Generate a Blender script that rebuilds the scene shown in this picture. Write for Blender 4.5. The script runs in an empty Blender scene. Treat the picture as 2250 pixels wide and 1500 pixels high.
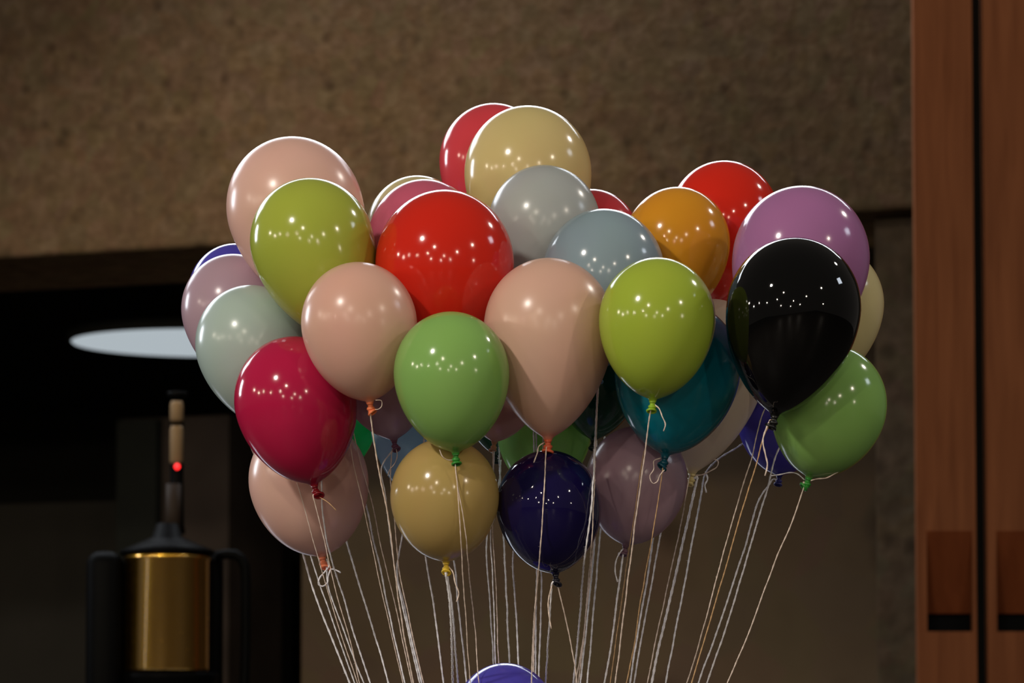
import bpy, math, random
from mathutils import Vector, Matrix
random.seed(7)
sc = bpy.context.scene
COL = sc.collection
rad = math.radians

# ------------------------------------------------------------------ camera
EYE = Vector((0.0, 0.0, 1.5)); PITCH = rad(6.0); F = 12500.0
cam_d = bpy.data.cameras.new('camera'); cam = bpy.data.objects.new('camera', cam_d); COL.objects.link(cam)
cam.location = EYE; cam.rotation_euler = (rad(90) + PITCH, 0, 0)
cam_d.lens = 200.0; cam_d.sensor_width = 36.0; cam_d.clip_end = 200
cam_d.dof.use_dof = True; cam_d.dof.focus_distance = 13.35; cam_d.dof.aperture_fstop = 6.3
sc.camera = cam
sc.view_settings.view_transform = 'Standard'; sc.view_settings.look = 'None'
sc.view_settings.gamma = 1.0; sc.view_settings.use_curve_mapping = False
sc.view_settings.exposure = 0.1
sc.cycles.max_bounces = 8; sc.cycles.transmission_bounces = 6; sc.cycles.glossy_bounces = 4
sc.cycles.use_denoising = True
sc.cycles.sample_clamp_indirect = 4.0

# ------------------------------------------------------------------ light
w = bpy.data.worlds.new('hall_air'); sc.world = w; w.use_nodes = True
w.node_tree.nodes['Background'].inputs[0].default_value = (1.0, 0.88, 0.78, 1)
w.node_tree.nodes['Background'].inputs[1].default_value = 0.065

BUNCH = Vector((0.0, 13.4, 3.0))
def look(o, target):
    o.rotation_euler = (Vector(target) - o.location).to_track_quat('-Z', 'Y').to_euler()
def area(name, loc, target, sx, sy, power, col):
    d = bpy.data.lights.new(name, 'AREA'); d.shape = 'RECTANGLE'; d.size = sx; d.size_y = sy
    d.energy = power; d.color = col
    o = bpy.data.objects.new(name, d); COL.objects.link(o); o.location = loc; look(o, target); return o
def bulb(direction, dist, radius, power, col):
    d = bpy.data.lights.new('ceiling_spot', 'POINT'); d.shadow_soft_size = radius; d.energy = power; d.color = col
    o = bpy.data.objects.new('ceiling_spot', d); COL.objects.link(o)
    o.location = BUNCH + Vector(direction).normalized() * dist; return o
WHITE = (0.86, 0.92, 1.0); WARM = (1.0, 0.86, 0.70); WARM2 = (1.0, 0.92, 0.82)
# daylight: clerestory above the concrete beam, a window far left, a window high right
area('clerestory_daylight', (-1.5, 22.6, 7.7), (-1.0, 13.4, 2.6), 14.0, 2.7, 800, WHITE)
area('left_window_daylight', (-9.5, 19.6, 5.1), (0, 13.4, 3.0), 1.3, 2.2, 240, WHITE)
area('side_window_daylight', (8.6, 13.4, 7.3), (0, 13.4, 3.0), 1.4, 1.0, 45, (0.8, 0.88, 1.0))
# ceiling spots of the hall behind the camera, seen as the small reflections on the latex
for dr_, dist_, r_, p_, c_ in (
    ((-0.557, -0.659, 0.505), 10, 0.27, 1400, WARM2), ((-0.273, -0.903, 0.331), 13, 0.15, 430, WARM),
    ((-0.971, -0.152, 0.184), 12, 0.12, 240, WARM), ((-0.931, -0.344, 0.124), 12, 0.11, 190, WARM),
    ((0.684, -0.624, 0.379), 11, 0.14, 380, WARM), ((0.340, -0.915, 0.219), 15, 0.14, 340, WARM),
    ((-0.013, -0.992, 0.126), 17, 0.13, 250, WARM), ((-0.452, -0.872, 0.187), 15, 0.13, 250, WARM),
    ((-0.368, -0.926, 0.060), 23, 0.16, 430, WARM), ((0.744, -0.663, 0.050), 21, 0.14, 360, WARM),
    ((-0.70, -0.70, 0.145), 15, 0.12, 200, WARM), ((0.16, -0.97, 0.045), 25, 0.16, 480, WARM),
    ((-0.10, -0.99, 0.025), 25, 0.13, 330, WARM),
    ((-0.85, -0.50, 0.16), 13, 0.10, 170, WARM), ((0.728, 0.285, 0.623), 7.0, 0.17, 260, WARM2)):
    bulb(dr_, dist_, r_, p_, c_)
# cool light from an entrance low on the left
area('entrance_daylight', (-2.2, 20.1, 0.5), (0, 13.4, 2.3), 5.5, 0.7, 24, (0.80, 0.86, 1.0))
def spot(name, loc, target, power, ang, blend, rad_, col):
    d = bpy.data.lights.new(name, 'SPOT'); d.energy = power; d.spot_size = rad(ang); d.spot_blend = blend
    d.shadow_soft_size = rad_; d.color = col
    o = bpy.data.objects.new(name, d); COL.objects.link(o); o.location = loc; look(o, target); return o
spot('wall_washer', (-3.0, 15.5, 8.2), (-1.0, 23.4, 3.45), 2300, 30, 1.0, 0.25, (1.0, 0.77, 0.52))
spot('drum_fill', (-4.0, 12.0, 3.6), (-1.25, 20.8, 2.6), 420, 9, 0.6, 0.1, (1.0, 0.85, 0.55))  # unseen light added only to brighten the brass drum
area('wall_fill', (1.0, 23.9, 1.5), (1.1, 25.0, 2.4), 3.6, 0.2, 20, (1.0, 0.84, 0.68))  # unseen strip added to lighten the back wall towards the bottom

# ------------------------------------------------------------------ helpers
cp, sp = math.cos(PITCH), math.sin(PITCH)
def P(px, py, Y):
    """world point seen at photograph pixel px, py on the vertical plane y = Y"""
    a, b = (px - 1125) / F, (750 - py) / F
    d = Vector((a, cp - b * sp, sp + b * cp))
    return EYE + d * (Y / d.y)
def mesh_obj(name, verts, faces, mat=None, parent=None, smooth=False, mats=None):
    me = bpy.data.meshes.new(name); me.from_pydata([tuple(v) for v in verts], [], faces); me.update()
    if mats:
        for m in mats: me.materials.append(m)
    elif mat: me.materials.append(mat)
    if smooth: me.polygons.foreach_set('use_smooth', [True] * len(me.polygons))
    o = bpy.data.objects.new(name, me); COL.objects.link(o)
    if parent: o.parent = parent
    return o
def empty(name, loc):
    o = bpy.data.objects.new(name, None); COL.objects.link(o); o.location = loc; o.empty_display_size = 0.05; return o
def tag(o, label, cat, group=None):
    o['label'] = label; o['category'] = cat
    if group: o['group'] = group
def box_data(x0, x1, y0, y1, z0, z1):
    v = [(x, y, z) for x in (x0, x1) for y in (y0, y1) for z in (z0, z1)]
    f = [(0, 1, 3, 2), (4, 6, 7, 5), (0, 4, 5, 1), (2, 3, 7, 6), (0, 2, 6, 4), (1, 5, 7, 3)]
    return v, f
def box(name, b, mat, parent=None, bevel=0.0, mtx=None):
    v, f = box_data(*b); o = mesh_obj(name, v, f, mat, parent)
    if bevel:
        m = o.modifiers.new('bevel', 'BEVEL'); m.width = bevel; m.segments = 3
    return o
def lathe_data(prof, n=32):
    """prof: list of (r, z) from bottom to top"""
    V, Fc = [], []
    for r, z in prof:
        for k in range(n):
            a = 2 * math.pi * k / n; V.append((r * math.cos(a), r * math.sin(a), z))
    for i in range(len(prof) - 1):
        for k in range(n):
            k2 = (k + 1) % n
            Fc.append((i * n + k, i * n + k2, (i + 1) * n + k2, (i + 1) * n + k))
    Fc.append(tuple(range(n))[::-1]); Fc.append(tuple((len(prof) - 1) * n + k for k in range(n)))
    return V, Fc
def lathe(name, prof, mat, parent=None, n=32, smooth=True):
    v, f = lathe_data(prof, n); return mesh_obj(name, v, f, mat, parent, smooth)

# ------------------------------------------------------------------ materials
def new_mat(name):
    m = bpy.data.materials.new(name); m.use_nodes = True
    nt = m.node_tree; b = nt.nodes['Principled BSDF']; return m, nt, b
def srgb(r, g, b):
    f = lambda c: (c / 12.92) if c <= 0.04045 else ((c + 0.055) / 1.055) ** 2.4
    return tuple(f(c / 255) for c in (r, g, b)) + (1,)
def concrete(name, dark, mid, light, scale=9.0, bump=0.5, rough=0.9, contrast=1.0):
    m, nt, b = new_mat(name); L = nt.links; N = nt.nodes
    tc = N.new('ShaderNodeTexCoord')
    def noise(s, d=4, r=0.55):
        n = N.new('ShaderNodeTexNoise'); n.inputs['Scale'].default_value = s; n.inputs['Detail'].default_value = d
        n.inputs['Roughness'].default_value = r; L.new(tc.outputs['Object'], n.inputs['Vector']); return n
    n1, n2, n3 = noise(scale, 5, 0.6), noise(scale * 2.6, 3), noise(scale * 0.14, 2)
    add = N.new('ShaderNodeMath'); add.operation = 'ADD'; L.new(n1.outputs['Fac'], add.inputs[0]); L.new(n2.outputs['Fac'], add.inputs[1])
    add2 = N.new('ShaderNodeMath'); add2.operation = 'MULTIPLY_ADD'
    L.new(n3.outputs['Fac'], add2.inputs[0]); add2.inputs[1].default_value = 0.5; L.new(add.outputs[0], add2.inputs[2])
    mr = N.new('ShaderNodeMapRange'); mr.inputs['From Min'].default_value = 0.82 ; mr.inputs['From Max'].default_value = 1.68
    L.new(add2.outputs[0], mr.inputs['Value'])
    cr = N.new('ShaderNodeValToRGB'); e = cr.color_ramp.elements
    e[0].position = 0.12; e[0].color = dark; e[1].position = 0.88; e[1].color = light
    k = cr.color_ramp.elements.new(0.48); k.color = mid
    L.new(mr.outputs[0], cr.inputs[0])
    vo = N.new('ShaderNodeTexVoronoi'); vo.inputs['Scale'].default_value = scale * 1.1; L.new(tc.outputs['Object'], vo.inputs['Vector'])
    pit = N.new('ShaderNodeValToRGB'); pit.color_ramp.elements[0].position = 0.06; pit.color_ramp.elements[0].color = (0.45, 0.42, 0.42, 1)
    pit.color_ramp.elements[1].position = 0.26; pit.color_ramp.elements[1].color = (1, 1, 1, 1)
    L.new(vo.outputs['Distance'], pit.inputs[0])
    # tinted aggregate grains
    hs = N.new('ShaderNodeMixRGB'); hs.blend_type = 'OVERLAY'; hs.inputs[0].default_value = 0.05
    vc = N.new('ShaderNodeTexVoronoi'); vc.inputs['Scale'].default_value = scale * 2.0; L.new(tc.outputs['Object'], vc.inputs['Vector'])
    L.new(cr.outputs[0], hs.inputs[1]); L.new(vc.outputs['Color'], hs.inputs[2])
    mx = N.new('ShaderNodeMixRGB'); mx.blend_type = 'MULTIPLY'; mx.inputs[0].default_value = 0.75
    L.new(hs.outputs[0], mx.inputs[1]); L.new(pit.outputs[0], mx.inputs[2]); L.new(mx.outputs[0], b.inputs['Base Color'])
    bp = N.new('ShaderNodeBump'); bp.inputs['Strength'].default_value = bump; bp.inputs['Distance'].default_value = 0.02
    L.new(add2.outputs[0], bp.inputs['Height']); L.new(bp.outputs[0], b.inputs['Normal'])
    b.inputs['Roughness'].default_value = rough; b.inputs['Specular IOR Level'].default_value = 0.05
    return m
def plain(name, col, rough=0.6, metal=0.0, spec=0.5, var=0.12, scale=6.0):
    m, nt, b = new_mat(name); L = nt.links; N = nt.nodes
    tc = N.new('ShaderNodeTexCoord'); n = N.new('ShaderNodeTexNoise'); n.inputs['Scale'].default_value = scale
    L.new(tc.outputs['Object'], n.inputs['Vector'])
    mx = N.new('ShaderNodeMixRGB'); mx.inputs[1].default_value = tuple(c * (1 - var) for c in col[:3]) + (1,)
    mx.inputs[2].default_value = tuple(min(1, c * (1 + var)) for c in col[:3]) + (1,)
    L.new(n.outputs['Fac'], mx.inputs[0]); L.new(mx.outputs[0], b.inputs['Base Color'])
    b.inputs['Roughness'].default_value = rough; b.inputs['Metallic'].default_value = metal
    b.inputs['Specular IOR Level'].default_value = spec
    return m
def wood(name, c0, c1):
    m, nt, b = new_mat(name); L = nt.links; N = nt.nodes
    tc = N.new('ShaderNodeTexCoord'); mp = N.new('ShaderNodeMapping'); mp.inputs['Scale'].default_value = (9, 9, 0.6)
    L.new(tc.outputs['Object'], mp.inputs[0])
    n = N.new('ShaderNodeTexNoise'); n.inputs['Scale'].default_value = 3.0; n.inputs['Detail'].default_value = 4
    n.inputs['Distortion'].default_value = 0.6
    L.new(mp.outputs[0], n.inputs['Vector'])
    cr = N.new('ShaderNodeValToRGB'); cr.color_ramp.elements[0].position = 0.3; cr.color_ramp.elements[0].color = c0
    cr.color_ramp.elements[1].position = 0.72; cr.color_ramp.elements[1].color = c1
    L.new(n.outputs['Fac'], cr.inputs[0]); L.new(cr.outputs[0], b.inputs['Base Color'])
    b.inputs['Roughness'].default_value = 0.75; b.inputs['Specular IOR Level'].default_value = 0.06
    bp = N.new('ShaderNodeBump'); bp.inputs['Strength'].default_value = 0.15; L.new(n.outputs['Fac'], bp.inputs['Height'])
    L.new(bp.outputs[0], b.inputs['Normal'])
    return m
def emis(name, col, s):
    m, nt, b = new_mat(name); b.inputs['Base Color'].default_value = (0, 0, 0, 1)
    b.inputs['Emission Color'].default_value = col; b.inputs['Emission Strength'].default_value = s; return m

M_beam = concrete('exposed_aggregate_concrete', (0.054, 0.034, 0.018, 1), (0.076, 0.049, 0.026, 1), (0.108, 0.072, 0.042, 1), 7.0)
M_pier = concrete('pier_concrete', (0.045, 0.031, 0.019, 1), (0.062, 0.044, 0.027, 1), (0.085, 0.060, 0.037, 1), 5.0)
M_plaster = concrete('brown_plaster', (0.042, 0.031, 0.021, 1), (0.046, 0.034, 0.023, 1), (0.050, 0.037, 0.025, 1), 2.0, 0.05)
M_dark = plain('dark_paint', (0.028, 0.027, 0.021), 0.8, 0, 0.1)
M_dark2 = plain('dark_brown_panel', (0.060, 0.042, 0.030), 0.8, 0, 0.1, 0.5, 3)
M_charcoal = plain('charcoal_board', (0.055, 0.049, 0.038), 0.8, 0, 0.1)
M_blk = plain('black_enamel', (0.0015, 0.0015, 0.0015), 0.5, 0, 0.03)
M_floor = plain('dark_stone_floor', (0.03, 0.023, 0.018), 0.5, 0, 0.3)
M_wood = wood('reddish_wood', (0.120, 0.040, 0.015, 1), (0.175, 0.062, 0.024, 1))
M_wood2 = wood('reddish_wood_inset', (0.092, 0.022, 0.006, 1), (0.12, 0.031, 0.009, 1))

# ------------------------------------------------------------------ setting
def struct(o): o['kind'] = 'structure'; return o
struct(box('floor', (-32, 22, -16, 40, -0.2, 0), M_floor))
# concrete beam across the hall, nearer on the right
BL, BR = P(0, 568, 24.0), P(2000, 456, 22.35)
ang = math.atan2(BR.y - BL.y, BR.x - BL.x)
zb = (BL.z + BR.z) / 2
Lb = (BR - BL).length
def along(t, back, z):
    """t metres along the beam face from its left-frame point, back metres behind the face"""
    return Vector((BL.x + t * math.cos(ang) - back * math.sin(ang), BL.y + t * math.sin(ang) + back * math.cos(ang), z))
def slab(name, t0, t1, b0, b1, z0, z1, mat, bevel=0.0, parent=None):
    v, f = box_data(t0, t1, b0, b1, z0, z1)
    o = mesh_obj(name, v, f, mat, parent)
    if bevel:
        m = o.modifiers.new('bevel', 'BEVEL'); m.width = bevel; m.segments = 3
    if not parent:
        o.location = (BL.x, BL.y, 0); o.rotation_euler = (0, 0, ang)
    return o
struct(slab('wall_upper', -22, Lb + 0.6, 0, 1.15, zb, 6.3, M_beam, 0.025))
# pier under the right end of the beam, set back a little so that the beam shades its head
def t_at(px, back):
    """distance along the beam at which the plane `back` metres behind its face shows at photograph column px"""
    lo, hi = -12.0, 12.0
    for _ in range(50):
        mid = (lo + hi) / 2; p = along(mid, back, 2.5)
        q = p - EYE; dep = q.y * cp + q.z * sp
        if 1125 + F * q.x / dep < px: lo = mid
        else: hi = mid
    return lo
t_p = t_at(1927, 0.22)
struct(slab('trim_1', t_p, Lb + 0.6, 0.22, 1.0, 0, zb - 0.003, M_pier, 0.01))
t_w = t_at(662, 1.9)
struct(slab('wall_back', t_w, Lb + 1.4, 1.9, 2.15, 0, 6.3, M_plaster))
struct(slab('wall_left', -30, Lb + 2, 8.0, 8.2, 0, 7.0, M_dark))
zlow = P(100, 1036, 28.0).z
struct(slab('trim_2', -30, t_at(640, 5.6), 5.4, 5.6, 0, zlow, M_charcoal))
struct(slab('ceiling', -30, Lb + 2, 1.2, 8.0, 5.3, 5.5, M_dark))
# boxed pillar in the dark opening
ta, tb_, tc_ = t_at(268, 4.0), t_at(352, 4.0), t_at(500, 4.0)
ztop = P(380, 868, 27.0).z
pil = struct(slab('trim_3', ta, tc_, 4.0, 4.6, 0, ztop, M_dark2))
pl = slab('side_panel', ta - 0.01, tb_, 3.94, 4.0, 0.02, ztop - 0.01, plain('dark_green_board', (0.022, 0.022, 0.016), 0.8, 0, 0.1), 0, pil)

# reddish wooden panels with slotted vents
YW = 21.4
wr = struct(mesh_obj('wall_right', *box_data(P(2006, 0, YW + 0.35).x + 0.05, 7.0, YW + 0.35, YW + 0.6, 0, 7.5), M_dark))
zs0, zs1, zt = P(2080, 1387, YW).z, P(2080, 1345, YW).z, P(2080, 1166, YW).z
def wooden_panel(xa, xb, xo0, xo1):
    v, f = [], []
    def bx(*b):
        vv, ff = box_data(*b); n = len(v); v.extend(vv); f.extend([tuple(i + n for i in q) for q in ff])
    th = 0.11
    bx(xa, xo0, YW, YW + th, 0, 7.5); bx(xo1, xb, YW, YW + th, 0, 7.5)
    bx(xo0, xo1, YW, YW + th, 0, zs0); bx(xo0, xo1, YW, YW + th, zt, 7.5)
    o = mesh_obj('wooden_panel', v, f, M_wood, wr)
    d = 0.075
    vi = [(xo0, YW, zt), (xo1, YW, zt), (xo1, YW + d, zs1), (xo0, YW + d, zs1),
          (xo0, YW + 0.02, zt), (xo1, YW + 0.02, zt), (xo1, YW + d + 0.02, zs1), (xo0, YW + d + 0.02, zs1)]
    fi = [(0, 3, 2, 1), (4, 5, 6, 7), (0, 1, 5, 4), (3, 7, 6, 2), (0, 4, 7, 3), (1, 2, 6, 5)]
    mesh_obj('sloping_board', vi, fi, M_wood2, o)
    box('slot_back', (xo0, xo1, YW + 0.100, YW + 0.109, zs0 - 0.02, zt), M_blk, o)
    return o
def wx(px): return P(px, 1000, YW).x
pw = wx(2167) - wx(2014)
x0 = wx(2014)
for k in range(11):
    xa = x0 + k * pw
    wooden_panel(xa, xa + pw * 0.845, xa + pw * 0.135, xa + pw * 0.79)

# round glowing disc lamp hanging in the dark opening
YD = 27.0
dc = P(445, 754, YD); dr = 300 / F * YD
dl = empty('disc_lamp', dc); tag(dl, 'round pale glowing ceiling disc lamp in the dark opening behind the left balloons', 'lamp')
lathe('lamp_housing', [(dr * 0.97, 0.004), (dr * 1.0, 0.008), (dr, 0.05), (dr * 0.96, 0.06), (0.05, 0.065)], M_dark, dl, 64)
lathe('diffuser', [(dr * 0.90, -0.006), (dr * 0.955, -0.003), (dr * 0.965, 0.003)], emis('lamp_glow', (0.82, 0.93, 1.0, 1), 0.47), dl, 64)
for a in (0.3, 2.4, 4.5):
    c = lathe('suspension_rod', [(0.006, 0.05), (0.006, 5.295 - dc.z)], M_dark, dl, 8)
    c.location = (dr * 0.7 * math.cos(a), dr * 0.7 * math.sin(a), 0)
dl.rotation_euler = (0, rad(0.3), 0)

# dark apparatus with a polished brass drum
YM = 20.8; px1 = YM / F
M_brass, nt_, b_ = new_mat('polished_brass')
b_.inputs['Base Color'].default_value = (0.80, 0.50, 0.09, 1); b_.inputs['Metallic'].default_value = 1.0
b_.inputs['Roughness'].default_value = 0.33; b_.inputs['Coat Weight'].default_value = 0.7; b_.inputs['Coat Roughness'].default_value = 0.015; b_.inputs['Coat IOR'].default_value = 2.2
b_.inputs['Coat Tint'].default_value = (1.0, 0.8, 0.3, 1)
nz = nt_.nodes.new('ShaderNodeTexNoise'); nz.inputs['Scale'].default_value = 14
rr = nt_.nodes.new('ShaderNodeMapRange'); rr.inputs['To Min'].default_value = 0.20; rr.inputs['To Max'].default_value = 0.30
nt_.links.new(nz.outputs['Fac'], rr.inputs['Value']); nt_.links.new(rr.outputs[0], b_.inputs['Roughness'])
M_tan = plain('tan_metal', (0.15, 0.10, 0.05), 0.6, 0.2, 0.2)
mo = P(366, 1478, YM)
ma = empty('brass_drum_machine', (mo.x, mo.y, 0)); tag(ma, 'dark metal machine with polished brass drum and tall neck at lower left', 'machine')
def mz(py): return P(366, py, YM).z
def mxx(px): return (px - 366) * px1
lathe('brass_drum', [(88 * px1, mz(1476)), (92 * px1, mz(1472)), (92 * px1, mz(1232)), (95 * px1, mz(1230)), (95 * px1, mz(1220)), (60 * px1, mz(1218))], M_brass, ma, 64)
o = lathe('drum_cap', [(104 * px1, mz(1219)), (104 * px1, mz(1210)), (70 * px1, mz(1196)), (34 * px1, mz(1180)), (24 * px1, mz(1150))], M_blk, ma, 48)
o = lathe('drum_base', [(40 * px1, 0.0), (40 * px1, mz(1500) - 0.14), (100 * px1, mz(1500) - 0.03), (112 * px1, mz(1490)), (112 * px1, mz(1478)), (60 * px1, mz(1477))], M_blk, ma, 48)
o.location = (0, 0.05, 0)
box('foot_plate', (-0.35, 0.35, -0.3, 0.3, 0, 0.03), M_blk, ma, 0.01)
def rounded(name, x0_, x1_, z0_, z1_, y0_, y1_, r, mat):
    o = box(name, (x0_, x1_, y0_, y1_, z0_, z1_), mat, ma); m = o.modifiers.new('bevel', 'BEVEL'); m.width = r; m.segments = 6
    o.data.polygons.foreach_set('use_smooth', [True] * len(o.data.polygons)); return o
rounded('side_housing', mxx(190), mxx(270), mz(1580), mz(1213), -0.10, 0.20, 0.05, M_blk)
o = rounded('rear_housing', mxx(262), mxx(482), mz(1580), mz(1208), 0.17, 0.30, 0.03, M_blk)
def tube_pts(pts, r, n=10):
    V, Fc = [], []
    m = len(pts)
    for i, p in enumerate(pts):
        t = (pts[min(i + 1, m - 1)] - pts[max(i - 1, 0)]).normalized()
        u = t.cross(Vector((0, 1, 0))); u = u.normalized() if u.length > 1e-4 else Vector((1, 0, 0)); v = t.cross(u)
        for k in range(n):
            a = 2 * math.pi * k / n; V.append(p + u * r * math.cos(a) + v * r * math.sin(a))
    for i in range(m - 1):
        for k in range(n):
            k2 = (k + 1) % n; Fc.append((i * n + k, i * n + k2, (i + 1) * n + k2, (i + 1) * n + k))
    Fc.append(tuple(range(n))[::-1]); Fc.append(tuple((m - 1) * n + k for k in range(n)))
    return V, Fc
hp = [Vector((mxx(x), 0.12, mz(y))) for x, y in ((468, 1216), (492, 1212), (512, 1213), (526, 1222), (534, 1240), (536, 1280), (536, 1420), (534, 1500), (520, 1550), (470, 1570))]
v, f = tube_pts(hp, 11 * px1, 12); mesh_obj('handle', v, f, M_blk, ma, True)
lathe('neck', [(20 * px1, mz(1170)), (17 * px1, mz(1150)), (15 * px1, mz(1050)), (15 * px1, mz(870)), (22 * px1, mz(868)), (22 * px1, mz(858)), (6 * px1, mz(856))], M_blk, ma, 24).location = (mxx(384), 0.05, 0)
for ya, yb in ((926, 880), (1018, 934)):
    o = lathe('neck_sleeve', [(12 * px1, mz(ya)), (15 * px1, mz(ya - 6)), (15 * px1, mz(yb + 8)), (12 * px1, mz(yb))], M_tan, ma, 20); o.location = (mxx(384), 0.02, 0)
o = lathe('lower_sleeve', [(17 * px1, mz(1180)), (17 * px1, mz(1062))], plain('brown_metal', (0.018, 0.012, 0.008), 0.6, 0, 0.1), ma, 20); o.location = (mxx(378), 0.02, 0)
v, f = lathe_data([(0.2 * 7 * px1, -7 * px1), (7 * px1 * 0.8, -4.2 * px1), (7 * px1, 0), (7 * px1 * 0.8, 4.2 * px1), (0.2 * 7 * px1, 7 * px1)], 16)
o = mesh_obj('indicator_light', v, f, emis('red_glow', (1, 0.02, 0.02, 1), 2.2), ma, True); o.location = (mxx(388), -0.045, mz(1027))
o['label'] = 'small glowing red indicator light'

# ------------------------------------------------------------------ balloons
LATEX = {}
def latex(key, col, neck, rough=0.12, trans=0.18, coat=0.0):
    if key in LATEX: return LATEX[key]
    out = []
    for part in ('body', 'neck'):
        m, nt, b = new_mat('latex_%s_%s' % (key, part)); N, L = nt.nodes, nt.links
        if part == 'body':
            tc = N.new('ShaderNodeTexCoord'); sep = N.new('ShaderNodeSeparateXYZ'); L.new(tc.outputs['Generated'], sep.inputs[0])
            nz = N.new('ShaderNodeTexNoise'); nz.inputs['Scale'].default_value = 2.2; nz.inputs['Detail'].default_value = 2
            L.new(tc.outputs['Generated'], nz.inputs['Vector'])
            cr = N.new('ShaderNodeValToRGB'); e = cr.color_ramp.elements
            e[0].position = 0.0; e[0].color = neck; e[1].position = 0.06; e[1].color = tuple(c * 0.92 for c in col[:3]) + (1,)
            k = cr.color_ramp.elements.new(0.25); k.color = col
            L.new(sep.outputs['Z'], cr.inputs[0])
            mx = N.new('ShaderNodeMixRGB'); mx.blend_type = 'MULTIPLY'; mx.inputs[0].default_value = 0.10
            L.new(cr.outputs[0], mx.inputs[1]); L.new(nz.outputs['Color'], mx.inputs[2]); src = mx.outputs[0]
            L.new(src, b.inputs['Base Color'])
            if trans:
                tr = N.new('ShaderNodeBsdfTranslucent'); L.new(src, tr.inputs['Color'])
                ms = N.new('ShaderNodeMixShader'); ms.inputs[0].default_value = trans
                L.new(b.outputs[0], ms.inputs[1]); L.new(tr.outputs[0], ms.inputs[2])
                L.new(ms.outputs[0], N['Material Output'].inputs['Surface'])
        else:
            b.inputs['Base Color'].default_value = neck
        b.inputs['Roughness'].default_value = rough if part == 'body' else 0.35
        b.inputs['IOR'].default_value = 1.5
        out.append(m)
    LATEX[key] = out; return out
C = {  # base colour, neck colour, roughness, translucency
 'peach':   ((0.86, 0.51, 0.40, 1), (0.90, 0.23, 0.09, 1), 0.25, 0.16),
 'pinkish': ((0.86, 0.54, 0.45, 1), (0.90, 0.25, 0.12, 1), 0.25, 0.16),
 'coral':   ((0.85, 0.53, 0.41, 1), (0.85, 0.16, 0.07, 1), 0.25, 0.16),
 'green':   ((0.29, 0.55, 0.14, 1), (0.03, 0.26, 0.03, 1), 0.14, 0.14),
 'lime':    ((0.44, 0.58, 0.06, 1), (0.28, 0.50, 0.02, 1), 0.14, 0.14),
 'olive':   ((0.45, 0.53, 0.07, 1), (0.30, 0.45, 0.02, 1), 0.14, 0.14),
 'black':   ((0.002, 0.002, 0.002, 1), (0.004, 0.004, 0.004, 1), 0.035, 0.0),
 'crimson': ((0.56, 0.014, 0.075, 1), (0.26, 0.004, 0.012, 1), 0.12, 0.12),
 'red':     ((0.74, 0.026, 0.012, 1), (0.4, 0.01, 0.01, 1), 0.11, 0.12),
 'rose_red':((0.74, 0.065, 0.085, 1), (0.4, 0.01, 0.02, 1), 0.14, 0.14),
 'rose':    ((0.66, 0.13, 0.22, 1), (0.4, 0.02, 0.06, 1), 0.16, 0.15),
 'greyblue':((0.31, 0.42, 0.48, 1), (0.12, 0.25, 0.4, 1), 0.14, 0.14),
 'palegrey':((0.50, 0.54, 0.53, 1), (0.25, 0.35, 0.35, 1), 0.22, 0.2),
 'mint':    ((0.52, 0.65, 0.60, 1), (0.2, 0.4, 0.35, 1), 0.22, 0.18),
 'yellow':  ((0.76, 0.62, 0.28, 1), (0.80, 0.55, 0.04, 1), 0.16, 0.2),
 'yellow_shaded':    ((0.60, 0.43, 0.15, 1), (0.80, 0.55, 0.04, 1), 0.16, 0.22),  # darker copy of yellow, shade from neighbouring balloons put into the colour
 'cream':   ((0.76, 0.65, 0.34, 1), (0.70, 0.5, 0.15, 1), 0.16, 0.2),
 'orange':  ((0.78, 0.33, 0.022, 1), (0.7, 0.2, 0.01, 1), 0.14, 0.14),
 'violet':  ((0.46, 0.19, 0.42, 1), (0.25, 0.06, 0.25, 1), 0.14, 0.15),
 'lavender':((0.62, 0.43, 0.52, 1), (0.18, 0.07, 0.14, 1), 0.22, 0.3),
 'mauve':   ((0.52, 0.35, 0.42, 1), (0.16, 0.08, 0.12, 1), 0.22, 0.3),
 'dusty':   ((0.72, 0.44, 0.40, 1), (0.55, 0.30, 0.16, 1), 0.22, 0.3),
 'teal':    ((0.006, 0.25, 0.34, 1), (0.003, 0.07, 0.11, 1), 0.12, 0.15),
 'navy':    ((0.009, 0.006, 0.055, 1), (0.006, 0.006, 0.015, 1), 0.05, 0.03),
 'royal':   ((0.11, 0.09, 0.58, 1), (0.03, 0.03, 0.2, 1), 0.12, 0.25),
 'darkgreen':((0.01, 0.085, 0.040, 1), (0.004, 0.02, 0.012, 1), 0.12, 0.06),
 'emerald': ((0.05, 0.80, 0.26, 1), (0.01, 0.2, 0.05, 1), 0.14, 0.4),
 'blue':    ((0.48, 0.68, 0.82, 1), (0.12, 0.25, 0.4, 1), 0.15, 0.4),
 'leaf':    ((0.36, 0.66, 0.20, 1), (0.03, 0.26, 0.03, 1), 0.15, 0.35),
 'offwhite':((0.78, 0.67, 0.56, 1), (0.75, 0.6, 0.25, 1), 0.22, 0.35),
}
def string_mat(name, col):
    m = plain(name, col, 0.9, 0, 0.1, 0.1, 60); return m
M_sw = string_mat('white_cotton', (0.92, 0.90, 0.97))
M_sc = string_mat('cream_cotton', (0.92, 0.76, 0.66))
M_sg = string_mat('golden_cotton', (0.78, 0.50, 0.26))

GX, GY = 1165, 2520          # where all strings are gathered, well below the frame
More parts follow.
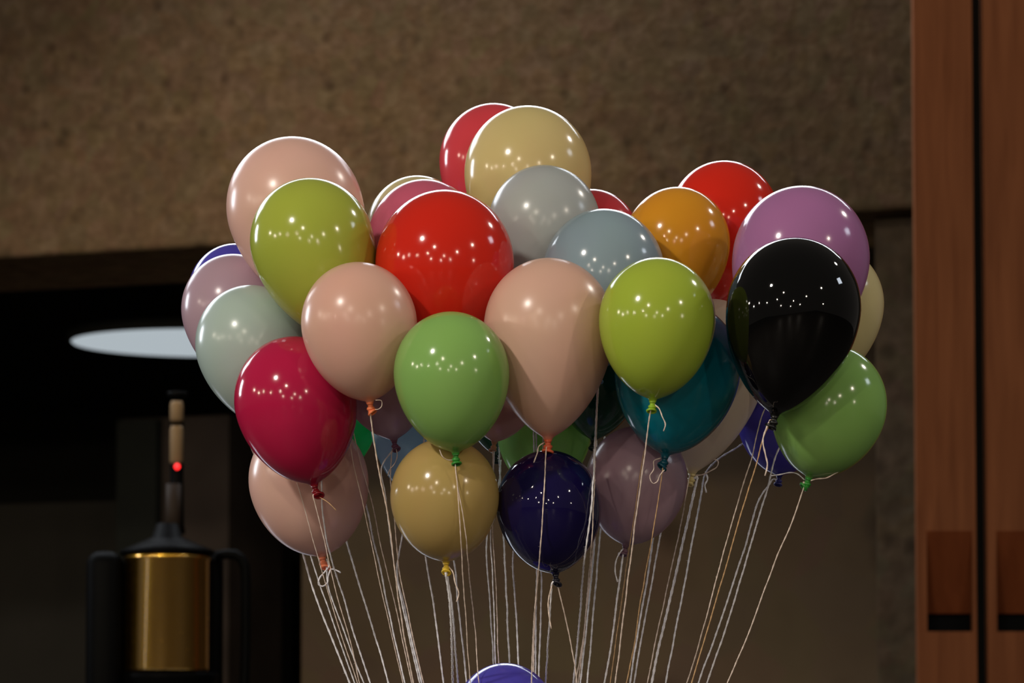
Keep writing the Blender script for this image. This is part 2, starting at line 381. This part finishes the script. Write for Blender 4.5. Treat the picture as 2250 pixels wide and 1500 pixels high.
# key, colour, bulb centre x, top y, half width, knot x, knot y, label, strings, tails
# a string: (material, radius mm, [(px,py)...] from the knot to the bottom edge); a tail is a short loose end
W, K, G = M_sw, M_sc, M_sg
B = [
 ('B3', 'green', 992, 683, 128, 1001, 996, 'mid-green balloon in the front centre, tied with a dark green knot above the yellow balloon',
    [(K, 1.1, [(1000, 1018), (1006, 1080), (1014.5, 1220), (1022.8, 1346), (1032.7, 1500)])],
    [(K, 1.0, [(998, 1010), (985, 1010), (972, 1002), (966, 988)])]),
 ('B2', 'lime', 1444, 564, 129, 1434, 880, 'bright lime balloon in front of the teal one, loose string curling down beside its knot',
    [(K, 1.5, [(1430, 898), (1414, 1018), (1400, 1116), (1390, 1192), (1376, 1304), (1369, 1360), (1352, 1500)])],
    [(K, 1.4, [(1438, 888), (1448, 897), (1455, 915), (1462, 932), (1458, 947)])]),
 ('B6', 'black', 1744, 519, 149, 1702, 913, 'large glossy black balloon at the right, overlapping the violet one',
    [(G, 1.3, [(1695, 922), (1677, 962), (1666, 1007), (1638, 1096), (1604, 1214), (1565, 1346), (1520, 1500)])],
    [(K, 1.8, [(1692, 922), (1682, 945), (1676, 968), (1682, 1000), (1686, 1020), (1681, 1045)])]),
 ('B4', 'peach', 789, 574, 128, 813, 884, 'round peach balloon with an orange knot, between the olive-lime and crimson balloons',
    [(K, 1.6, [(813.6, 906), (830, 1023), (850, 1116), (869.6, 1270), (885.6, 1382), (908, 1500)])],
    [(K, 1.1, [(815, 898), (830, 899), (839, 891), (838, 880), (825, 879)])]),
 ('B5', 'coral', 1206, 565, 144, 1204, 966, 'big peach balloon in the centre, its coral knot just above the navy balloon',
    [(K, 1.4, [(1201, 975), (1195, 1080), (1184, 1248), (1174, 1360), (1168, 1500)])],
    [(K, 1.4, [(1196, 972), (1184, 980), (1180, 996), (1172, 1018), (1167, 1045)])]),
 ('B1', 'crimson', 649, 737, 135, 691, 1066, 'deep crimson balloon at lower left with an open rolled knot',
    [(K, 1.1, [(688, 1088), (706, 1158), (720, 1220), (740, 1304), (768, 1402), (790, 1500)])],
    [(G, 0.9, [(702, 1092), (716, 1100), (728, 1110), (739, 1121)])]),
 ('B8', 'yellow_shaded', 977, 962, 120, 980, 1236, 'lower yellow balloon with rolled yellow knot, next to the navy one',
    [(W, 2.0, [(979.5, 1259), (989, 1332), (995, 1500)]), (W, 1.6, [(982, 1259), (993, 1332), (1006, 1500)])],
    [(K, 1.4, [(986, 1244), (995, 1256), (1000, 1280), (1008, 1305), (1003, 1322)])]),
 ('B7', 'navy', 1206, 988, 116, 1221, 1262, 'navy blue balloon at the bottom centre below the big peach one',
    [(W, 1.5, [(1213.4, 1280), (1207.8, 1360), (1198.6, 1500)]), (K, 1.3, [(1223, 1277), (1243, 1360), (1257, 1430), (1266, 1478), (1268, 1500)])],
    [(K, 1.4, [(1214, 1282), (1205, 1318), (1207, 1355), (1211.5, 1381)])]),
 ('B24', 'red', 977, 415, 154, 980, 800, 'large bright red balloon in the upper centre, behind the mid-green one',
    [(K, 1.1, [(985, 850), (1005, 1060), (1021.4, 1156), (1031, 1262), (1045, 1396), (1052, 1500)])], []),
 ('B27', 'olive', 686, 388, 137, 757, 752, 'olive-lime balloon at upper left in front of the pale pink one',
    [(K, 1.0, [(762, 790), (773, 1001), (796, 1097), (815.6, 1192), (843.6, 1318), (885, 1500)])], []),
 ('B10', 'teal', 1489, 662, 139, 1461, 1002, 'dark teal balloon hanging behind the bright lime balloon',
    [(G, 1.2, [(1456, 1030), (1453.6, 1046), (1448.6, 1080), (1434.6, 1170), (1408, 1318), (1391, 1430), (1376, 1500)])],
    [(K, 1.3, [(1452, 1006), (1437, 1012), (1436, 1032), (1428, 1045), (1436, 1062), (1444, 1058), (1450, 1044), (1460, 1032)])]),
 ('B12', 'green', 1822, 757, 127, 1777, 1050, 'green balloon at the far right under the black one, with long loose string ends',
    [(K, 1.4, [(1770, 1060), (1736, 1158), (1708, 1220), (1677, 1304), (1646, 1388), (1598, 1500)])],
    [(K, 1.5, [(1776, 1057), (1795, 1052), (1815, 1050), (1835, 1040), (1850, 1030), (1858, 1012), (1872, 996)]),
     (W, 1.5, [(1768, 1054), (1750, 1040), (1735, 1038), (1715, 1042), (1694, 1045)])]),
 ('B19', 'greyblue', 1326, 457, 136, 1316, 812, 'slate grey-blue balloon between the big peach and the orange balloon',
    [(K, 1.3, [(1316, 840), (1313, 889), (1306.6, 1046), (1300, 1192), (1290.4, 1304), (1282, 1402), (1264, 1500)])], []),
 ('B15', 'violet', 1760, 406, 152, 1728, 795, 'violet balloon at upper right, behind the black one',
    [(K, 1.3, [(1720, 830), (1674, 914), (1652, 1004), (1628, 1080), (1590, 1214), (1562, 1318), (1531, 1430), (1509, 1500)])], []),
 ('B20', 'palegrey', 1196, 361, 125, 1200, 680, 'pale grey balloon in the upper centre, behind the slate grey-blue one',
    [(K, 1.4, [(1200, 720), (1182, 1240), (1178, 1300), (1174, 1380), (1171, 1500)])], []),
 ('B18', 'orange', 1487, 409, 118, 1470, 705, 'orange balloon at upper right between the slate grey-blue and violet balloons',
    [(G, 1.0, [(1465, 740), (1404, 1060), (1397, 1108), (1380, 1220), (1366, 1318), (1341, 1500)])], []),
 ('B32', 'lavender', 842, 680, 112, 866, 968, 'dusky lavender balloon mostly hidden behind the round peach and mid-green ones, dark purple knot showing',
    [(K, 1.3, [(862, 990), (858, 1045), (868, 1150), (875, 1237), (897, 1350), (930.6, 1500)])],
    [(K, 1.2, [(870, 985), (873, 1000), (866, 1020), (856, 1032), (852, 1045)])]),
 ('B28', 'pinkish', 648, 297, 151, 724, 690, 'large pale pink balloon at the upper left edge of the bunch',
    [(W, 1.5, [(730, 720), (722, 1205), (757, 1318), (779, 1396), (813, 1500)])], []),
 ('B31', 'mint', 555, 624, 126, 612, 942, 'pale mint balloon at left, behind the crimson one',
    [(K, 1.1, [(618, 965), (653, 1063), (684, 1172), (706, 1248), (745, 1380), (786, 1500)])], []),
 ('B9', 'pinkish', 678, 915, 132, 708, 1224, 'lowest peach balloon at left, half hidden by the crimson one',
    [(W, 1.3, [(717, 1240), (722, 1290), (750, 1370), (775, 1440), (800, 1500)])],
    [(W, 1.9, [(718, 1228), (722, 1245), (712, 1258), (702, 1270), (700, 1284), (708, 1288), (718, 1282), (722, 1262), (728, 1250), (738, 1252), (749, 1258)])]),
 ('B11', 'offwhite', 1560, 655, 128, 1520, 1041, 'off-white balloon behind the teal one, tied with a pale yellow knot',
    [(W, 2.2, [(1532, 1048), (1525.6, 1080), (1503, 1178), (1475, 1304), (1450, 1410), (1432, 1500)]),
     (K, 1.2, [(1513, 1055), (1509, 1080), (1492, 1172), (1469.6, 1276), (1439, 1416), (1422, 1500)])],
    [(K, 1.5, [(1528, 1044), (1545, 1042), (1562, 1034), (1576, 1024), (1577, 1012), (1568, 1009)]),
     (W, 1.8, [(1550, 1036), (1555, 1052), (1549, 1066), (1552, 1082)])]),
 ('B37', 'darkgreen', 1315, 700, 103, 1304, 968, 'very dark green balloon with black knot, behind the big peach and teal balloons',
    [(K, 1.2, [(1304, 990), (1303, 1100), (1303, 1195), (1293, 1304), (1279, 1430), (1271, 1500)])], []),
 ('B38', 'mauve', 1398, 935, 113, 1374, 1199, 'dull mauve balloon low at right centre, behind the navy one',
    [(W, 1.6, [(1370, 1212), (1357.6, 1304), (1343.6, 1416), (1327.4, 1500)])],
    [(W, 1.6, [(1374, 1202), (1362, 1214), (1353, 1234), (1352, 1258), (1357, 1278)])]),
 ('B35', 'dusty', 1104, 720, 98, 1086, 972, 'dusty peach balloon peeking out between the mid-green and big peach balloons',
    [(K, 1.1, [(1083, 990), (1084, 1100), (1083, 1150), (1090, 1300), (1095.7, 1455), (1098, 1500)])], []),
 ('B29', 'lavender', 516, 556, 118, 560, 862, 'pale lavender-pink balloon at the left edge, above the mint one',
    [(W, 1.7, [(565, 890), (655, 1180), (665.8, 1217), (690, 1300), (720, 1380), (768.6, 1500)])], []),
 ('B25', 'rose', 934, 392, 126, 950, 690, 'deep pink balloon showing as a crescent behind the bright red one',
    [(W, 1.5, [(950, 720), (932, 1190), (936, 1224), (953, 1332), (975, 1500)])], []),
 ('B21', 'yellow', 1160, 230, 141, 1165, 590, 'pale yellow balloon at the top of the bunch',
    [(W, 1.5, [(1165, 620), (1188, 1240), (1190, 1262), (1189, 1332), (1183, 1500)])], []),
 ('B17', 'red', 1590, 351, 125, 1575, 670, 'bright red balloon at upper right, behind the orange one',
    [(W, 1.5, [(1573, 700), (1465, 1120), (1454, 1161), (1433, 1276), (1419, 1346), (1392.6, 1500)])], []),
 ('B16', 'cream', 1821, 538, 122, 1800, 850, 'cream yellow balloon at the right edge, behind the violet and black ones',
    [(W, 1.5, [(1795, 880), (1711, 987), (1684, 1080), (1653, 1186), (1618, 1304), (1587, 1402), (1554, 1500)])], []),
 ('B13', 'royal', 1722, 800, 104, 1712, 1046, 'royal blue balloon low at right, half hidden by the green one',
    [(W, 1.5, [(1700, 1052), (1678, 1080), (1638, 1198), (1607, 1293), (1573, 1394), (1534, 1500)])], []),
 ('B34', 'blue', 905, 820, 92, 896, 1088, 'light blue balloon glimpsed between lavender and yellow balloons',
    [(W, 1.5, [(894, 1110), (880, 1200), (873, 1237), (893, 1350), (926, 1500)])], []),
 ('B36', 'leaf', 1196, 830, 105, 1190, 1085, 'soft green balloon glimpsed above the navy one and below the big peach one',
    [(W, 1.5, [(1186, 1110), (1130, 1200), (1128, 1220), (1133, 1330), (1139, 1459), (1141, 1500)])], []),
 ('B33', 'emerald', 758, 800, 76, 780, 1024, 'emerald green balloon, only a small corner showing below the round peach one',
    [(W, 1.4, [(782, 1045), (804, 1108), (821, 1192), (832, 1234), (849, 1318), (890, 1500)])], []),
 ('B23', 'rose_red', 1300, 414, 107, 1300, 650, 'rose-red balloon peeking out between the pale grey and orange balloons',
    [(W, 1.5, [(1300, 700), (1327, 1120), (1321, 1161), (1308.6, 1290), (1290.4, 1500)])], []),
 ('B26', 'cream', 918, 384, 115, 930, 680, 'greenish-cream balloon, only its thin top crescent showing above the deep pink one',
    [(W, 1.5, [(932, 720), (988, 1190), (997.6, 1234), (1006, 1318), (1020, 1444), (1025.7, 1500)])], []),
 ('B22', 'rose_red', 1085, 225, 121, 1090, 540, 'rose-red balloon at the very top, behind the pale yellow one',
    [(W, 1.5, [(1090, 570), (1103, 1130), (1107, 1192), (1119.5, 1455), (1122, 1500)])], []),
 ('B30', 'royal', 520, 533, 108, 555, 820, 'violet-blue balloon at the left edge, thin crescent behind the lavender-pink one',
    [(W, 1.2, [(560, 850), (672, 1180), (682.6, 1221), (719, 1330), (779, 1500)])], []),
 ('B14', 'mint', 1640, 700, 100, 1640, 948, 'grey-green balloon, a sliver showing left of the royal blue one',
    [(W, 1.5, [(1636, 970), (1548, 1045), (1542, 1080), (1524, 1172), (1503, 1290), (1481, 1402), (1462.6, 1500)])], []),
 ('B39', 'darkgreen', 1088, 760, 85, 1090, 1000, 'bottle-green balloon, only its lower edge showing behind the dusty peach one',
    [(W, 1.3, [(1100, 1010), (1098, 1045), (1070.4, 1172), (1076, 1320), (1084.5, 1456), (1086, 1500)])], []),
 ('B41', 'dusty', 640, 836, 98, 650, 1070, 'dusty pink balloon, a sliver showing left of the crimson one',
    [(W, 1.5, [(655, 1095), (755, 1165), (759.6, 1182), (801.6, 1323.6), (838, 1444), (853.4, 1500)])], []),
 ('B40', 'royal', 1110, 1456, 112, 1115, 1730, 'violet-blue balloon rising into the bottom edge of the picture among the strings',
    [(W, 1.5, [(1116, 1750), (1135, 2000), (1155, 2300)])], []),
]
EXTRA = [  # further strings tied to balloons whose knots are hidden: owner key, material, radius, points
 ('B28', K, 1.1, [(735, 720), (809, 1074), (811, 1080), (838, 1206), (863, 1304), (904, 1500)]),
 ('B32', W, 1.3, [(866, 985), (839, 1025), (846, 1080), (866, 1237), (889, 1350), (922, 1500)]),
 ('B21', W, 1.5, [(1168, 620), (1180, 1240), (1177, 1330), (1176, 1476), (1175, 1500)]),
 ('B19', W, 1.6, [(1314, 840), (1290, 1190), (1285, 1221), (1273.6, 1360), (1259.6, 1500)]),
 ('B23', W, 1.4, [(1303, 700), (1306, 1195), (1296, 1304), (1283, 1430), (1275, 1500)]),
 ('B17', W, 1.5, [(1570, 700), (1441, 1140), (1436, 1175), (1419, 1290), (1404, 1374), (1384, 1500)]),
 ('B35', W, 1.1, [(1086, 990), (1081, 1120), (1078.9, 1153), (1084, 1300), (1088.6, 1455), (1091, 1500)]),
]

def catmull(pts, step):
    out = []
    P_ = [pts[0] * 2 - pts[1]] + list(pts) + [pts[-1] * 2 - pts[-2]]
    for i in range(1, len(P_) - 2):
        p0, p1, p2, p3 = P_[i - 1], P_[i], P_[i + 1], P_[i + 2]
        n = max(1, int((p2 - p1).length / step))
        d01 = max(1e-4, (p1 - p0).length); d12 = max(1e-4, (p2 - p1).length); d23 = max(1e-4, (p3 - p2).length)
        m1 = ((p2 - p1) / d12 * d01 + (p1 - p0) / d01 * d12) / (d01 + d12) * d12
        m2 = ((p3 - p2) / d23 * d12 + (p2 - p1) / d12 * d23) / (d12 + d23) * d12
        for j in range(n):
            t = j / n; t2, t3 = t * t, t * t * t
            out.append(p1 * (2 * t3 - 3 * t2 + 1) + m1 * (t3 - 2 * t2 + t) + p2 * (-2 * t3 + 3 * t2) + m2 * (t3 - t2))
    out.append(pts[-1]); return out
# --- depth: each balloon sits just behind the ones that overlap it in the list above it
GATHER_Y = 13.45
def gather(k): return P(GX + (k % 5 - 2) * 4, GY, GATHER_Y)
SQ = 0.96
def bulb_px(b):
    key, colr, cx, top, hw, kx, ky = b[:7]
    cyc = top + 1.07 * hw
    return cx, cyc, hw, kx, ky
def spheres(b, Y):
    cx, cyc, hw, kx, ky = bulb_px(b); out = []
    s = Y / F
    for t, rf in ((0, 1.0), (0.30, 0.91), (0.58, 0.70), (0.82, 0.40)):
        out.append((P(cx + (kx - cx) * t, cyc + (ky - cyc) * t, Y), hw * rf * s))
    return out
MINY = {'B7': 12.98, 'B8': 12.92, 'B9': 13.0, 'B38': 13.05, 'B40': 13.2, 'B21': 13.1, 'B22': 13.2, 'B29': 13.0, 'B30': 13.2,
        'B16': 13.1, 'B15': 12.95, 'B28': 12.95, 'B17': 13.1}
# strings that pass in front of a balloon listed before their own
FRONT = {('B24', 'B8'), ('B19', 'B7'), ('B31', 'B9'), ('B27', 'B9')}
BEHIND = {}
placed = {}
for b in B:
    key = b[0]; Y = MINY.get(key, 12.8)
    while True:
        S = spheres(b, Y)
        if all((c - c2).length >= (r + r2) * SQ and not (c.y < c2.y and (c - c2).xz.length < (r + r2) * SQ * 0.98)
               for T in placed.values() for (c, r) in S for (c2, r2) in T): break
        Y += 0.01
    placed[key] = spheres(b, Y)
DEPTH = {k: v[0][0].y for k, v in placed.items()}
ORDER = {b[0]: i for i, b in enumerate(B)}
print('DEPTH', {k: round(v, 2) for k, v in DEPTH.items()})
def string_world(owner, pts, Yk, idx):
    """a taut string from the knot to the gather point that gives way round the balloons it passes"""
    pts = list(pts)
    if pts[-1][1] <= 1510: pts.append((GX + (idx % 5 - 2) * 4, GY))
    sp = [Vector((x, y, 0)) for x, y in pts]
    fine = catmull(sp, 14.0)
    n = len(fine); y0, y1 = fine[0].y, GY
    ys, lo, hi = [], [], []
    for p in fine:
        t = min(1, max(0, (p.y - y0) / (y1 - y0))); Y = Yk + (GATHER_Y - Yk) * t
        a, h = -1e9, 1e9
        w_ = P(p.x, p.y, Y)
        for k2, T in placed.items():
            if k2 == owner: continue
            front = ORDER[owner] < ORDER[k2] or (owner, k2) in FRONT
            if k2 == 'B40': front = owner in ('B3', 'B5', 'B24')
            for (c, r) in T:
                r = r * 1.03; q_ = P(p.x, p.y, c.y); dd = (q_ - c).xz.length
                if dd < r:
                    e = math.sqrt(r * r - dd * dd)
                    if front: h = min(h, c.y - e - 0.004)
                    else: a = max(a, c.y + e + 0.004)
        ys.append(Y); lo.append(a); hi.append(h)
    base = ys[:]
    cl = lambda v, a, h: (min(max(v, a), h) if a <= h else h)
    cur = [cl(v, a, h) for v, a, h in zip(ys, lo, hi)]
    for _ in range(60):
        nx = cur[:]
        for i in range(1, n - 1):
            nx[i] = cl((cur[i - 1] + cur[i + 1]) * 0.5, lo[i], hi[i])
        nx[0] = Yk; nx[-1] = GATHER_Y; cur = nx
    return [P(p.x, p.y, Y) for p, Y in zip(fine, cur)]

def body_mesh(R, Lk, n=48):
    """profile of a blown-up latex balloon; origin at the bulb centre, +z to the crown, knot at z = -Lk"""
    q = 0.5 + 0.30 * (Lk / R - 1.08)
    H = 1.07 * R; prof = []
    nu = 26
    rn = 0.078 * R
    for i in range(nu + 1):
        u = 1 - (i / nu) ** 1.25 * 1.0
        r = R * (max(0.0, 1 - u ** 1.9)) ** q
        # the skin draws together into a short neck
        r = (r ** 3 + (rn + 0.10 * R * max(0, (1 - abs(1 - u) / 0.06)) * 0.0) ** 3) ** (1 / 3)
        prof.append((r, -u * Lk))
    for i in range(1, 23):
        a = i / 22 * math.pi / 2
        prof.append((max(R * math.cos(a), 0.0008), H * math.sin(a)))
    prof = [(rn * 0.62, -Lk - 0.075 * R), (rn * 0.80, -Lk - 0.035 * R)] + prof
    return lathe_data(prof, n)
def neck_data(R, style):
    """pinched throat, knot bulge and rolled lip; origin at the throat, going down -z"""
    k = 0.135 if style else 0.12
    s = R
    prof_out = [(0.066 * s, 0.02 * s), (0.046 * s, -0.03 * s), (0.044 * s, -0.05 * s), (0.066 * s, -0.068 * s), (0.074 * s, -0.090 * s), (0.060 * s, -0.112 * s), (0.046 * s, -0.125 * s), (0.066 * s, -0.148 * s)]
    return lathe_data(prof_out[::-1], 20)
def lip_data(R):
    s = R; r0 = 0.072 * s; t = 0.017 * s; V, Fc = [], []
    n, m = 24, 8
    for i in range(n):
        a = 2 * math.pi * i / n; wob = 1 + 0.10 * math.sin(2 * a + 0.6)
        for j in range(m):
            c = 2 * math.pi * j / m
            rr = r0 * wob + t * math.cos(c); V.append((rr * math.cos(a), rr * math.sin(a), t * 1.3 * math.sin(c)))
    for i in range(n):
        for j in range(m):
            Fc.append((i * m + j, ((i + 1) % n) * m + j, ((i + 1) % n) * m + (j + 1) % m, i * m + (j + 1) % m))
    # inner funnel closing the opening
    b0 = len(V)
    for i in range(n):
        a = 2 * math.pi * i / n; V.append((r0 * math.cos(a), r0 * math.sin(a), 0.0))
    V.append((0, 0, 0.035 * s)); c0 = len(V) - 1
    for i in range(n): Fc.append((b0 + i, b0 + (i + 1) % n, c0))
    return V, Fc

rs = random.Random(11)
def yarn(name, pts, r, mat, parent, fuzz=0, slack=0.0007):
    """twisted cotton: an oval section that turns along the string, with stray fibres"""
    pts = catmull(pts, 0.0040)
    V, Fc = [], []; n = 6; ph = rs.random() * 6
    wob = [rs.uniform(-1, 1) for _ in range(len(pts) // 9 + 4)]; wob2 = [rs.uniform(-1, 1) for _ in range(len(pts) // 9 + 4)]
    m = len(pts)
    for i, p in enumerate(pts):
        t = (pts[min(i + 1, m - 1)] - pts[max(i - 1, 0)]).normalized()
        u = t.cross(Vector((0, 1, 0))); u = u.normalized() if u.length > 1e-3 else Vector((1, 0, 0)); v = t.cross(u)
        q = i / 9; j = int(q); fr = q - j; fr = fr * fr * (3 - 2 * fr)
        edge = min(1, i / 6, (m - 1 - i) / 6)
        c = p + (u * (wob[j] * (1 - fr) + wob[j + 1] * fr) + v * (wob2[j] * (1 - fr) + wob2[j + 1] * fr)) * slack * edge
        tw = i * 0.62 + ph
        for k in range(n):
            a = 2 * math.pi * k / n
            x, y = r * 1.18 * math.cos(a), r * 0.86 * math.sin(a)
            V.append(c + u * (x * math.cos(tw) - y * math.sin(tw)) + v * (x * math.sin(tw) + y * math.cos(tw)))
        if fuzz and rs.random() < fuzz:
            aa = rs.random() * 6.28; dirv = (u * math.cos(aa) + v * math.sin(aa) + t * rs.uniform(-1.3, 1.3)).normalized()
            ln = rs.uniform(0.003, 0.009); side = t * 0.00022
            tip = c + dirv * ln + Vector((0, 0, -0.001))
            FZ.append((c + side, c - side, tip, c + v * 0.0003))
    for i in range(m - 1):
        for k in range(n):
            k2 = (k + 1) % n; Fc.append((i * n + k, i * n + k2, (i + 1) * n + k2, (i + 1) * n + k))
    Fc.append(tuple(range(n))[::-1]); Fc.append(tuple((m - 1) * n + k for k in range(n)))
    for q4 in FZ:
        b0 = len(V); V.extend(q4); Fc.extend([(b0, b0 + 1, b0 + 2), (b0 + 1, b0 + 3, b0 + 2), (b0 + 3, b0, b0 + 2)])
    FZ.clear()
    return mesh_obj(name, V, Fc, mat, parent, True)
FZ = []
BYKEY = {}
for idx, b in enumerate(B):
    key, colr, cx, top, hw, kx, ky, label, strings, tails = b
    Y = DEPTH[key]; s = Y / F
    cx_, cyc, hw_, kx_, ky_ = bulb_px(b)
    pc = P(cx, cyc, Y); pk = P(kx, ky, Y)
    R = hw * s; axis = pc - pk; Lk = axis.length; axis.normalize()
    root = empty('balloon', pk); tag(root, label, 'balloon', 'balloons of the bunch')
    col, neck, rough, trans = C[colr]
    mb, mn = latex(colr, col, neck, rough, trans)
    q = Vector((0, 0, 1)).rotation_difference(axis)
    spin = Matrix.Rotation(rs.random() * 6.28, 4, 'Z')
    Mt = q.to_matrix().to_4x4()
    v, f = body_mesh(R, Lk - 0.03 * R)
    body = mesh_obj('latex_body', v, f, mb, root, True)
    body.matrix_local = Matrix.Translation(pc - pk) @ Mt @ spin
    v, f = neck_data(R, 0)
    nk = mesh_obj('neck', v, f, mn, root, True); nk.matrix_local = Matrix.Translation(-axis * 0.02 * R) @ Mt
    v, f = lip_data(R)
    tilt = {'B1': (40, 10), 'B8': (42, 8), 'B3': (18, -6), 'B6': (8, 6), 'B4': (15, -22), 'B10': (20, 24), 'B9': (30, 20), 'B7': (35, 30)}.get(key, (rs.uniform(8, 30), rs.uniform(-20, 20)))
    lip = mesh_obj('rolled_lip', v, f, mn, nk, True)
    # lean the open lip towards the viewer's side
    lip.matrix_local = nk.matrix_local.inverted() @ Matrix.Translation(-axis * 0.158 * R) @ Mt @ Matrix.Rotation(rad(-tilt[0]), 4, 'X') @ Matrix.Rotation(rad(tilt[1]), 4, 'Y')
    allst = [(m, r_, pts) for (m, r_, pts) in strings] + [(m, r_, pts) for (k2, m, r_, pts) in EXTRA if k2 == key]
    for n_, (m, r_, pts) in enumerate(allst):
        wp = [p - pk for p in string_world(key, pts, Y - (0.004 if n_ == 0 else -0.004), idx + n_)]
        wp = [-axis * 0.10 * R] + wp if (wp[0] + axis * 0.1 * R).length > 0.012 else wp
        yarn('string', wp, r_ * (0.00132 if m is W else 0.00108), m, root, fuzz=0.16 if m is W else 0.05)
    for (m, r_, pts) in tails:
        n = len(pts)
        # the loose end swings a little forward of the balloon it hangs before
        wp = [P(x, y, Y - R * 0.16 * min(1.0, i / 2.0)) - pk for i, (x, y) in enumerate(pts)]
        yarn('loose_end', wp, r_ * 0.00098, m, root, 0.02, 0.0003)
    if tails or key in ('B1', 'B7'):
        v, f = [], []
        # the turns of string that bind the neck
        hp = [(-axis * 0.095 * R) + (Mt.to_3x3() @ Vector((0.048 * R * math.cos(a), 0.048 * R * math.sin(a), 0.010 * R * math.sin(a * 0.31)))) for a in [j * 0.45 for j in range(42)]]
        yarn('binding', hp, 0.0011, strings[0][0], nk, 0, 0.0).matrix_local = nk.matrix_local.inverted()
